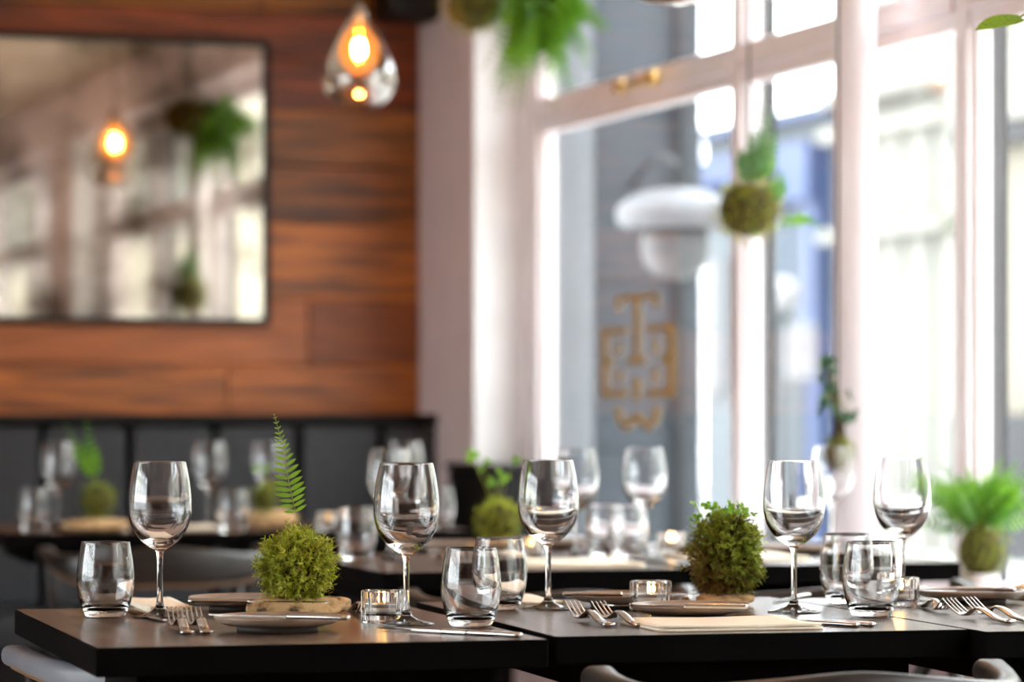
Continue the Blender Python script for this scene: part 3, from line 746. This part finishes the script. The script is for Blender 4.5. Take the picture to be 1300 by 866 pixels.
# right table
plate(1232, 765.5, 'brown plate on the table at the right edge')
knife(1290, 752, R(78), 'knife lying across the right edge plate', .0205)
fork(1284, 793, R(18), 'left one of two forks at the right edge')
fork(1307, 791, R(17), 'right one of two forks at the right edge')
napkin(1152, 754.5, TA, 'cream napkin corner behind the small right candle', .25, .3)
fork(1168, 771, R(185), 'fork beside the small right candle')
# middle and far rows
napkin(672, 722, TA, 'blurred napkin at the front edge of the middle table')
plate(700, 697.5, 'blurred plate right of the clover moss ball')
plate(575, 700, 'blurred plate left of the clover moss ball')
fork(576, 717, R(14), 'blurred fork on the middle table behind the front tumblers')
fork(606, 717, R(14), 'second blurred fork on the middle table behind the front tumblers')
napkin(890, 714, TA, 'blurred napkin on the window side table behind the tall moss')
plate(1010, 704, 'blurred plate on the window side table behind a wine glass')
napkin(232, 673, TA, 'far napkin beside the far tumbler', .42, .7)
napkin(122, 675, TA, 'far napkin below the blurred far moss ball', .35, .25)
plate(196, 671, 'far plate on the far left table')

# ------------------------------------------------------------------ stones, moss balls, ferns
def stone(px, py, w, d, h, seed, mat, label, rz=TA):
    rr = random.Random(seed); bm = bmesh.new(); bmesh.ops.create_icosphere(bm, subdivisions=4, radius=1)
    ph = [(rr.uniform(-1, 1), rr.uniform(-1, 1), rr.uniform(-1, 1), rr.uniform(0, 6), rr.uniform(1.0, 2.6)) for _ in range(7)]
    for v in bm.verts:
        c = v.co.normalized(); s = 1 + sum(.045 * math.sin(f * (a * c.x + b * c.y + e * c.z) * 2 + p) for a, b, e, p, f in ph)
        sx = math.copysign(abs(c.x) ** .8, c.x); sz = math.copysign(abs(c.z) ** .62, c.z)
        v.co = (sx * s * w / 2, c.y * s * d / 2, max(sz * s * h / 2, -h * .46) + h * .46)
    z0 = min(v.co.z for v in bm.verts)
    for v in bm.verts: v.co.z -= z0
    o = link('flat_stone', bm_mesh(bm, 'flat_stone', True), mat, None, T(px, py), (0, 0, rz)); return tag(o, label, 'stone', 'flat stones under the moss balls')
def moss_mesh(rx, ry, rz, n, L, seed, browns=.2, leafy=True, square=0.0, low=0.0):
    """a mass of short leafy moss shoots over an ellipsoid (local origin at its base)"""
    rs = np.random.RandomState(seed); V_, F_, tone = [], [], []
    for i in range(n):
        z = rs.uniform(-1, 1); a = rs.uniform(0, 2 * math.pi); q = math.sqrt(1 - z * z)
        d = Vector((q * math.cos(a), q * math.sin(a), z))
        if square: d2 = Vector((d.x, d.y, math.copysign(abs(d.z) ** (1 - square), d.z)))
        else: d2 = d
        lump = 1 + .13 * math.sin(7 * d.x + seed) * math.sin(6 * d.y + 2 * seed) + .07 * math.sin(9 * d.z + 5 * d.x)
        p = Vector((d2.x * rx, d2.y * ry, d2.z * rz)) * (lump * rs.uniform(.84, 1.0)); p.z += rz
        nrm = Vector((d.x / rx, d.y / ry, d.z / rz)).normalized()
        g = (nrm + Vector(rs.uniform(-.75, .75, 3)) + Vector((0, 0, .25))).normalized(); ln = L * rs.uniform(.45, 1.4)
        patch = .5 + .5 * math.sin(5.5 * d.x + 1.7 * seed) * math.sin(6.5 * d.z + seed) ; t0 = rs.uniform(0, 1)
        tn = .30 + .55 * t0 * (1 - browns * .5) + .1 * patch - browns * .5 * (1 if rs.uniform() < .25 + .5 * patch * browns else 0)
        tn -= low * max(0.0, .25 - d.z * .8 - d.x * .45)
        tn = min(max(tn, 0), 1)
        side = g.cross(Vector((0.3, .2, 1))).normalized(); w = L * .10
        bend = Vector(rs.uniform(-.4, .4, 3)) * ln
        p1 = p + g * ln * .5 + bend * .25; p2 = p + g * ln + bend
        o = len(V_); V_ += [p - side * w, p + side * w, p1 + side * w * .8, p1 - side * w * .8, p2]
        F_ += [(o, o + 1, o + 2, o + 3), (o + 3, o + 2, o + 4)]; tone += [tn * .7, tn * .7, tn, tn, min(1, tn + .15)]
        if leafy:
            for k in range(5):
                t = .35 + .13 * k; c = p + (p2 - p) * t + bend * .25 * math.sin(t * 3) * .5
                aa = k * 2.4 + t0 * 6; s2 = (side * math.cos(aa) + g.cross(side) * math.sin(aa)); tip = c + (s2 * .9 + g * .7) * (ln * .36)
                s3 = g.cross(s2) * (w * 1.15)
                o = len(V_); V_ += [c - s3, c + s3, tip]; F_.append((o, o + 1, o + 2)); tone += [tn, tn, min(1, tn + .2)]
    me = mesh('moss', V_, F_); at_ = me.attributes.new('tone', 'FLOAT', 'POINT'); at_.data.foreach_set('value', tone); return me
def core_mesh(rx, ry, rz, square=0.0):
    bm = bmesh.new(); bmesh.ops.create_icosphere(bm, subdivisions=3, radius=1)
    for v in bm.verts:
        c = v.co.normalized(); z = math.copysign(abs(c.z) ** (1 - square), c.z) if square else c.z
        v.co = (c.x * rx * .86, c.y * ry * .86, z * rz * .86 + rz)
    return bm_mesh(bm, 'core', True)
def moss_ball(name, loc, rx, ry, rz, n, L, seed, mat, label, cat, group=None, browns=.2, leafy=True, square=0.0, low=0.0):
    o = empty(name, loc); tag(o, label, cat, group)
    link('soil_core', core_mesh(rx, ry, rz, square), SOIL, o)
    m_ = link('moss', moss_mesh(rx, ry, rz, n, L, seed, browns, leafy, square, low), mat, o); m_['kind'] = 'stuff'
    return o
def leaflet_mesh(name, l_=1.0, w=.24):
    n = 6; V_, F_ = [], []
    for i in range(n + 1):
        t = i / n; ww = w * (math.sin(math.pi * min(t * .92 + .08, 1)) ** .7) * (1 - .25 * t); V_ += [(l_ * t, -ww, .05 * math.sin(t * 3)), (l_ * t, 0, -.02 + .06 * math.sin(t * 3)), (l_ * t, ww, .05 * math.sin(t * 3))]
    for i in range(n):
        a = i * 3; F_ += [(a, a + 3, a + 4, a + 1), (a + 1, a + 4, a + 5, a + 2)]
    return mesh(name, V_, F_)
ME_LEAFLET = leaflet_mesh('leaflet')
def frame_mat(p, x, zhint):
    x = x.normalized(); y = zhint.cross(x).normalized(); z = x.cross(y)
    m = Matrix((x, y, z)).transposed().to_4x4(); m.translation = p; return m
def frond(parent, pts, n, maxlen, mat, facing, start=.22, objects=False, name='fern_frond', wfac=1.0, up=.35):
    """a fern frond: a stem with pairs of leaflets; leaflets are objects of their own when they show"""
    path = spline3(pts, 8); N = len(path)
    sv, sf = sweep(path, lambda i, t: ring(.0011 * (1 - .6 * t) * max(1, maxlen / .025), None, 6))
    items = []
    for k in range(n):
        t = start + (1 - start) * k / (n - 1) * .985; q = t * (N - 1); i = min(int(q), N - 2)
        p = path[i].lerp(path[i + 1], q - i); d = (path[i + 1] - path[i]).normalized()
        s = d.cross(facing).normalized(); prof = (t - start) / (1 - start)
        ln = maxlen * (.62 + .38 * math.sin(math.pi * min(1, prof * 1.6 + .12))) * (1 - max(0, prof - .5) / .5 * .86)
        for sd in (-1, 1):
            dd = (s * sd + d * (up + .5 * prof) + facing * random.uniform(-.18, .18)).normalized()
            items.append((p, dd, ln * random.uniform(.9, 1.08)))
    if objects:
        st = link(name, mesh(name, sv, sf), STEMG, parent)
        for p, dd, ln in items:
            lf = link('leaflet', ME_LEAFLET, mat, st); m = frame_mat(p, dd, facing) @ Matrix.Diagonal((ln, ln * .95 * wfac, ln, 1)); lf.matrix_local = m
        return st
    parts = [(sv, sf)]
    lv = [v.co.copy() for v in ME_LEAFLET.vertices]; lfc = [tuple(p.vertices) for p in ME_LEAFLET.polygons]
    for p, dd, ln in items:
        m = frame_mat(p, dd, facing) @ Matrix.Diagonal((ln, ln * wfac, ln, 1)); parts.append(([m @ v for v in lv], lfc))
    return link(name, join(name, parts), mat, parent)
CAMF = Vector((0, -1, 0))
def clover_mesh():
    V_, F_ = [], []
    for k in range(3):
        a0 = k * 2 * math.pi / 3; o = len(V_); V_.append((0, 0, 0)); c = Vector((math.cos(a0), math.sin(a0), 0)) * .58; n = 10
        for i in range(n):
            a = a0 + math.pi + 2 * math.pi * i / n; r = .52 * (1 - .16 * math.cos(a - a0) ** 8); V_.append((c.x + r * math.cos(a), c.y + r * math.sin(a), .08 * math.sin(a * 2)))
        for i in range(n): F_.append((o, o + 1 + i, o + 1 + (i + 1) % n))
    return mesh('leaf', V_, F_)
CLOVERS = {}
def clover_for(mat):
    if mat.name not in CLOVERS: CLOVERS[mat.name] = clover_mesh()
    return CLOVERS[mat.name]
def clover(parent, base, tip, size, mat=None, tilt=None):
    mid = (Vector(base) + Vector(tip)) / 2 + Vector((random.uniform(-.006, .006), 0, .004))
    st = link('leaf_stalk', tube_mesh('leaf_stalk', spline3([base, mid, tip], 4), .0006 * max(1, size / .008), 5, Vector((0, 1, 0))), STEMG, parent)
    lf = link('leaf', clover_for(mat or LEAFG), mat or LEAFG, st, tip, tilt or (R(random.uniform(35, 70)), R(random.uniform(-25, 25)), random.random() * 6)); lf.scale = (size,) * 3

# front left: stone, moss ball and the tall fern
stone(377, 782, .150, .074, .0285, 5, STONE, 'wide mottled sandy stone on the front left table')
s0 = T(377, 782) + Vector((0, 0, .0265))
mb = moss_ball('fern_moss_ball', s0, .0435, .0435, .042, 1900, .0145, 3, MOSS, 'round bright moss ball with one tall fern frond on the front left table', 'moss ball', 'moss balls', .45)
Y0 = s0.y
fpts = [at(383, 672, Y0), at(374, 645, Y0 - .002), at(367, 615, Y0 - .006), at(361, 580, Y0 - .01), at(355, 552, Y0 - .013), at(348, 526, Y0 - .016)]
fpts = [p - s0 for p in [at(388, 690, Y0)] + fpts]
frond(mb, fpts, 19, .0235, FERN, Vector((.2, -.98, 0)), .31, True, wfac=.66, up=.24)
# front centre: stone, tall moss and clover leaves
stone(919, 769, .094, .075, .0225, 9, STONE2, 'smaller smooth tan stone under the tall moss on the front centre table')
s1 = T(921, 769) + Vector((0, 0, .0205))
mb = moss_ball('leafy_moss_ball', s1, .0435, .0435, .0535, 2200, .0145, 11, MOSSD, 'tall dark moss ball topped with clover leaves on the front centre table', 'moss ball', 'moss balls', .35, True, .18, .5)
for i in range(24):
    a = random.uniform(0, 6.28); r = random.uniform(.01, .046); x_ = r * math.cos(a) * 1.1; y_ = r * math.sin(a)
    clover(mb, (x_ * .6, y_ * .6, .098), (x_, y_, .114 + random.uniform(0, .016)), random.uniform(.0062, .0085))
clover(mb, (-.028, -.01, .09), (-.052, -.02, .108), .007); clover(mb, (-.025, -.012, .09), (-.043, -.026, .112), .008)
for pts in ([(.012, -.03, .09), (.018, -.034, .108), (.020, -.032, .118), (.014, -.03, .130)], [(.018, -.025, .10), (.030, -.03, .107), (.042, -.03, .108)], [(.022, -.02, .09), (.034, -.025, .096), (.046, -.02, .094)],
            [(.036, -.02, .07), (.047, -.025, .058), (.052, -.02, .046)], [(-.006, -.03, .09), (.008, -.038, .102), (.016, -.036, .113)]):
    link('twig', tube_mesh('twig', spline3(pts, 5), lambda t: .0013 * (1 - .5 * t), 6, Vector((0, 1, 0))), TWIG, mb)
# stone at the right edge
stone(1318, 760, .10, .08, .026, 21, STONE, 'stone just cut off by the right edge of the picture')
# middle row moss ball with clover
stone(632, 702, .12, .09, .022, 31, STONE2, 'blurred stone under the clover moss ball on the middle table')
s2 = T(632, 702) + Vector((0, 0, .020))
mb = moss_ball('clover_moss_ball', s2, .046, .046, .044, 1200, .012, 33, MOSS, 'blurred green moss ball with long stalked clover leaves on the middle table', 'moss ball', 'moss balls', .1, False)
for (px, py, sz) in ((599, 578, .0165), (618, 586, .009), (624, 612, .012), (640, 607, .013), (655, 584, .010), (633, 597, .007), (611, 596, .006)):
    b_ = at(632 + (px - 632) * .25, 636, s2.y) - s2; t_ = at(px, py, s2.y - .02) - s2
    clover(mb, b_, t_, sz, LEAFG, (R(70), R(random.uniform(-15, 15)), random.uniform(-.4, .4)))
stone(882, 708, .06, .05, .03, 41, SOIL, 'small dark stone beside the blurred candle on the middle table')
# far row moss balls
stone(123, 675, .16, .1, .034, 51, STONE2, 'far stone under the moss ball at the far left')
s3 = T(123, 675) + Vector((0, 0, .031))
mb = moss_ball('far_moss_ball', s3, .044, .044, .044, 700, .012, 53, MOSSD, 'far moss ball with a leaning leaf at the far left', 'moss ball', 'moss balls', .1, False)
for tip, mid in (((82, 536), (100, 570)), ((110, 532), (113, 565))):
    frond(mb, [at(123, 612, s3.y) - s3, at(118, 596, s3.y) - s3, at(*mid, s3.y) - s3, at(*tip, s3.y) - s3], 9, .028, FERND, Vector((0, -1, 0)), .25, wfac=1.3)
stone(346, 672, .12, .09, .05, 61, STONE2, 'far stone under the small far moss ball')
s4 = T(337, 673) + Vector((0, 0, .046))
mb = moss_ball('small_far_moss_ball', s4, .034, .034, .034, 500, .012, 63, MOSSD, 'small far moss ball behind the tall fern frond', 'moss ball', 'moss balls', .1, False)
for dx in (-.012, .006, .014): clover(mb, (dx * .4, 0, .06), (dx - .01, -.01, .095 + abs(dx)), .009)

# ------------------------------------------------------------------ hanging moss plants
def cord_to(parent, z_from, z_to, nm='cord', r=.0022):
    link(nm, tube_mesh(nm, [(0, 0, z_from), (0, 0, z_to)], r, 6, Vector((0, 1, 0))), CORD, parent)
def bush(parent, centre, n, rad, length, mat, droop=.5, dirs=None, seed=1, maxlen=.03):
    rr = random.Random(seed)
    for i in range(n):
        a = rr.uniform(0, 6.28); el = rr.uniform(-.1, 1.1)
        d = dirs(rr) if dirs else Vector((math.cos(a) * math.cos(el), math.sin(a) * math.cos(el), math.sin(el)))
        L = length * rr.uniform(.65, 1.1); c = Vector(centre)
        pts = [c + d * L * t + Vector((0, 0, -droop * L * t * t)) for t in (.05, .35, .7, 1.0)]
        frond(parent, pts, 14, maxlen * rr.uniform(.8, 1.15), mat, Vector((rr.uniform(-.6, .6), -1, rr.uniform(-.3, .6))).normalized(), .12, name='fern_frond', wfac=.55)
HG = 'hanging moss plants'
# upper left: dark moss with a bushy fern
p = at(602, 8, 8.43); hp = moss_ball('hanging_fern_ball', p - Vector((0, 0, .07)), .082, .075, .07, 900, .016, 71, MOSSD, 'dark hanging moss ball with a bushy bright fern at the top of the picture', 'hanging plant', HG, .6, False)
cord_to(hp, .13, CEIL - (p.z - .07))
bush(hp, (.165, -.02, .075), 90, .1, .20, FERND, .45, lambda rr: Vector((rr.uniform(-.55, .8), rr.uniform(-.7, .5), rr.uniform(-1.0, .6))).normalized(), 5, .040)
link('stem_bundle', tube_mesh('stem_bundle', spline3([(.02, 0, .08), (.09, -.01, .11), (.165, -.02, .075)], 5), .016, 8), TWIG, hp)
# by the window: moss ball with an upright vine
p = at(951, 267, 7.45); hp = moss_ball('hanging_vine_ball', p - Vector((0, 0, .069)), .080, .075, .071, 1200, .015, 81, MOSS, 'hanging moss ball with a climbing vine before the window mullion', 'hanging plant', HG, .8, False)
cord_to(hp, .12, CEIL - (p.z - .064))
for pts in ([(955, 232), (962, 195), (968, 155), (971, 112)], [(950, 232), (945, 205), (940, 190)], [(962, 225), (978, 200), (990, 160)], [(975, 250), (990, 235), (992, 215)], [(952, 262), (955, 285), (960, 300)],
            [(958, 230), (956, 200), (962, 165), (966, 130)], [(960, 228), (970, 190), (974, 160), (982, 140)], [(954, 232), (958, 205), (954, 180), (950, 165)], [(962, 230), (966, 205), (960, 175), (968, 140)]):
    frond(hp, [at(a_, b_, 7.42) - hp.location for a_, b_ in pts], 12, .030, LEAFB, Vector((.3, -1, .2)).normalized(), .06, name='vine', wfac=.9, up=.3)
frond(hp, [at(985, 282, 7.45) - hp.location, at(1010, 280, 7.4) - hp.location, at(1032, 284, 7.35) - hp.location, at(1054, 302, 7.3) - hp.location], 12, .022, FERND, Vector((.2, -1, .3)).normalized(), .15)
# small root plant before the column
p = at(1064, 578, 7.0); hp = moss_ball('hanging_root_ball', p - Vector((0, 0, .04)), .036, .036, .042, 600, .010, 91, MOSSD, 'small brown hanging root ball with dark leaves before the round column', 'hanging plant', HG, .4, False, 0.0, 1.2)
link('root_neck', tube_mesh('root_neck', spline3([(0, 0, .07), (.002, 0, .10), (-.004, 0, .135), (-.012, 0, .19), (-.022, 0, .235)], 5), lambda t: .013 * (1 - t) + .003, 10, Vector((0, 1, 0))), TWIG, hp)
cord_to(hp, .12, CEIL - (p.z - .04))
for i, (px, py) in enumerate(((1046, 462), (1058, 470), (1042, 480), (1054, 492), (1046, 505), (1040, 520), (1052, 458), (1060, 520), (1078, 500), (1072, 530), (1083, 528), (1049, 476), (1045, 512))):
    t_ = at(px, py, 6.98) - hp.location; clover(hp, (-.008, 0, .14 + .004 * i), t_, .016, LEAFDK, (R(70), 0, i))
# moss ball plant in a white pot on the window sill
pp = at(1245, 735, 6.62); POT = empty('white_pot', (pp.x, pp.y, SILL + .004)); tag(POT, 'small white pot on the window sill under the bushy fern', 'pot')
ph_ = pp.z - SILL - .004
link('pot_wall', lathe('pot_wall', [(0, 0), (.030, 0), (.034, .004), (.038, ph_ + .012), (.036, ph_ + .012), (.034, ph_), (0, ph_ - .006)], 32), WHITEPAINT, POT)
hp = moss_ball('sill_fern_ball', (pp.x, pp.y, pp.z - .001), .052, .050, .058, 900, .013, 95, MOSSD, 'moss ball with a bushy fern standing by the window at right', 'moss ball', 'moss balls', .3, False)
bush(hp, (0, 0, .10), 56, .1, .22, FERND, .32, lambda rr: Vector((rr.uniform(-.85, .85), rr.uniform(-.6, .6), rr.uniform(.15, 1.3))).normalized(), 8, .028)
# plant above the right edge with one leaf reaching in
p = at(1385, 10, 4.95); hp = moss_ball('hanging_leaf_ball', p - Vector((0, 0, .06)), .06, .06, .06, 500, .013, 97, MOSS, 'hanging plant above the right edge, one green leaf reaching into view', 'hanging plant', HG, .2, False)
cord_to(hp, .11, CEIL - (p.z - .06))
l0 = at(1340, 20, 4.95) - hp.location; l1 = at(1298, 22, 4.95) - hp.location; l2 = at(1238, 39, 4.9) - hp.location
st = link('leaf_stalk', tube_mesh('leaf_stalk', spline3([l0, (l0 + l1) / 2 + Vector((0, 0, .012)), l1 + Vector((-.004, 0, .0))], 4), .0016, 6, Vector((0, 1, 0))), STEMG, hp)
lf = link('leaf', ME_LEAFLET, FERN, st); lf.matrix_local = frame_mat(l1, l2 - l1, Vector((0, -.6, .8))) @ Matrix.Diagonal(((l2 - l1).length, (l2 - l1).length * .9, (l2 - l1).length, 1))

# ------------------------------------------------------------------ pendant lamps
def make_pendant(z):
    o = empty('pendant_lamp')
    link('glass_shade', lathe('glass_shade', smooth_prof([(.017, .235), (.030, .215), (.055, .175), (.082, .120), (.097, .070), (.094, .030), (.070, -.005), (.035, -.020), (0, -.024)], 6), 48), SHADE, o)
    link('cap', lathe('cap', [(0, .262), (.008, .262), (.012, .256), (.020, .236), (.019, .228), (.016, .21), (0, .21)], 24), CHROME, o)
    link('lamp_cord', tube_mesh('lamp_cord', [(0, 0, .26), (0, 0, CEIL - z - .03)], .003, 8, Vector((0, 1, 0))), CORD, o)
    link('ceiling_rose', lathe('ceiling_rose', [(0, CEIL - z), (.05, CEIL - z), (.048, CEIL - z - .02), (.01, CEIL - z - .03), (0, CEIL - z - .03)], 24), CHROME, o)
    b = link('bulb', lathe('bulb', smooth_prof([(.013, .205), (.026, .19), (.046, .165), (.054, .135), (.048, .105), (.026, .08), (0, .072)], 5), 24), AMBER, o)
    link('socket', lathe('socket', [(0, .215), (.013, .215), (.013, .19), (0, .19)], 16), CHROME, b)
    link('filament', lathe('filament', smooth_prof([(0, .166), (.010, .160), (.0145, .145), (.012, .124), (0, .116)], 4), 16), BULB, b)
    return o
pl = at(456, 128, 8.46); z_ = pl.z + .0
pd = make_pendant(z_); pd.scale = (.97, .97, .97); pd.location = (pl.x, pl.y, z_); tag(pd, 'glass teardrop pendant lamp with glowing amber bulb before the plank wall', 'pendant lamp', 'pendant lamps')
pl = at(853, 8, 5.7); pd2 = make_pendant(pl.z + .024); pd2.location = (pl.x, pl.y, pl.z + .024); tag(pd2, 'pendant lamp of which only the amber bottom shows at the top', 'pendant lamp', 'pendant lamps')
for x_, y_, lb in ((-.36, 4.30, 'pendant lamp hanging out of view above the front left table'), (.30, 4.56, 'pendant lamp hanging out of view above the front centre table')):
    q = copy_tree(pd2); q.location = (x_, y_, pd2.location.z); tag(q, lb, 'pendant lamp', 'pendant lamps')
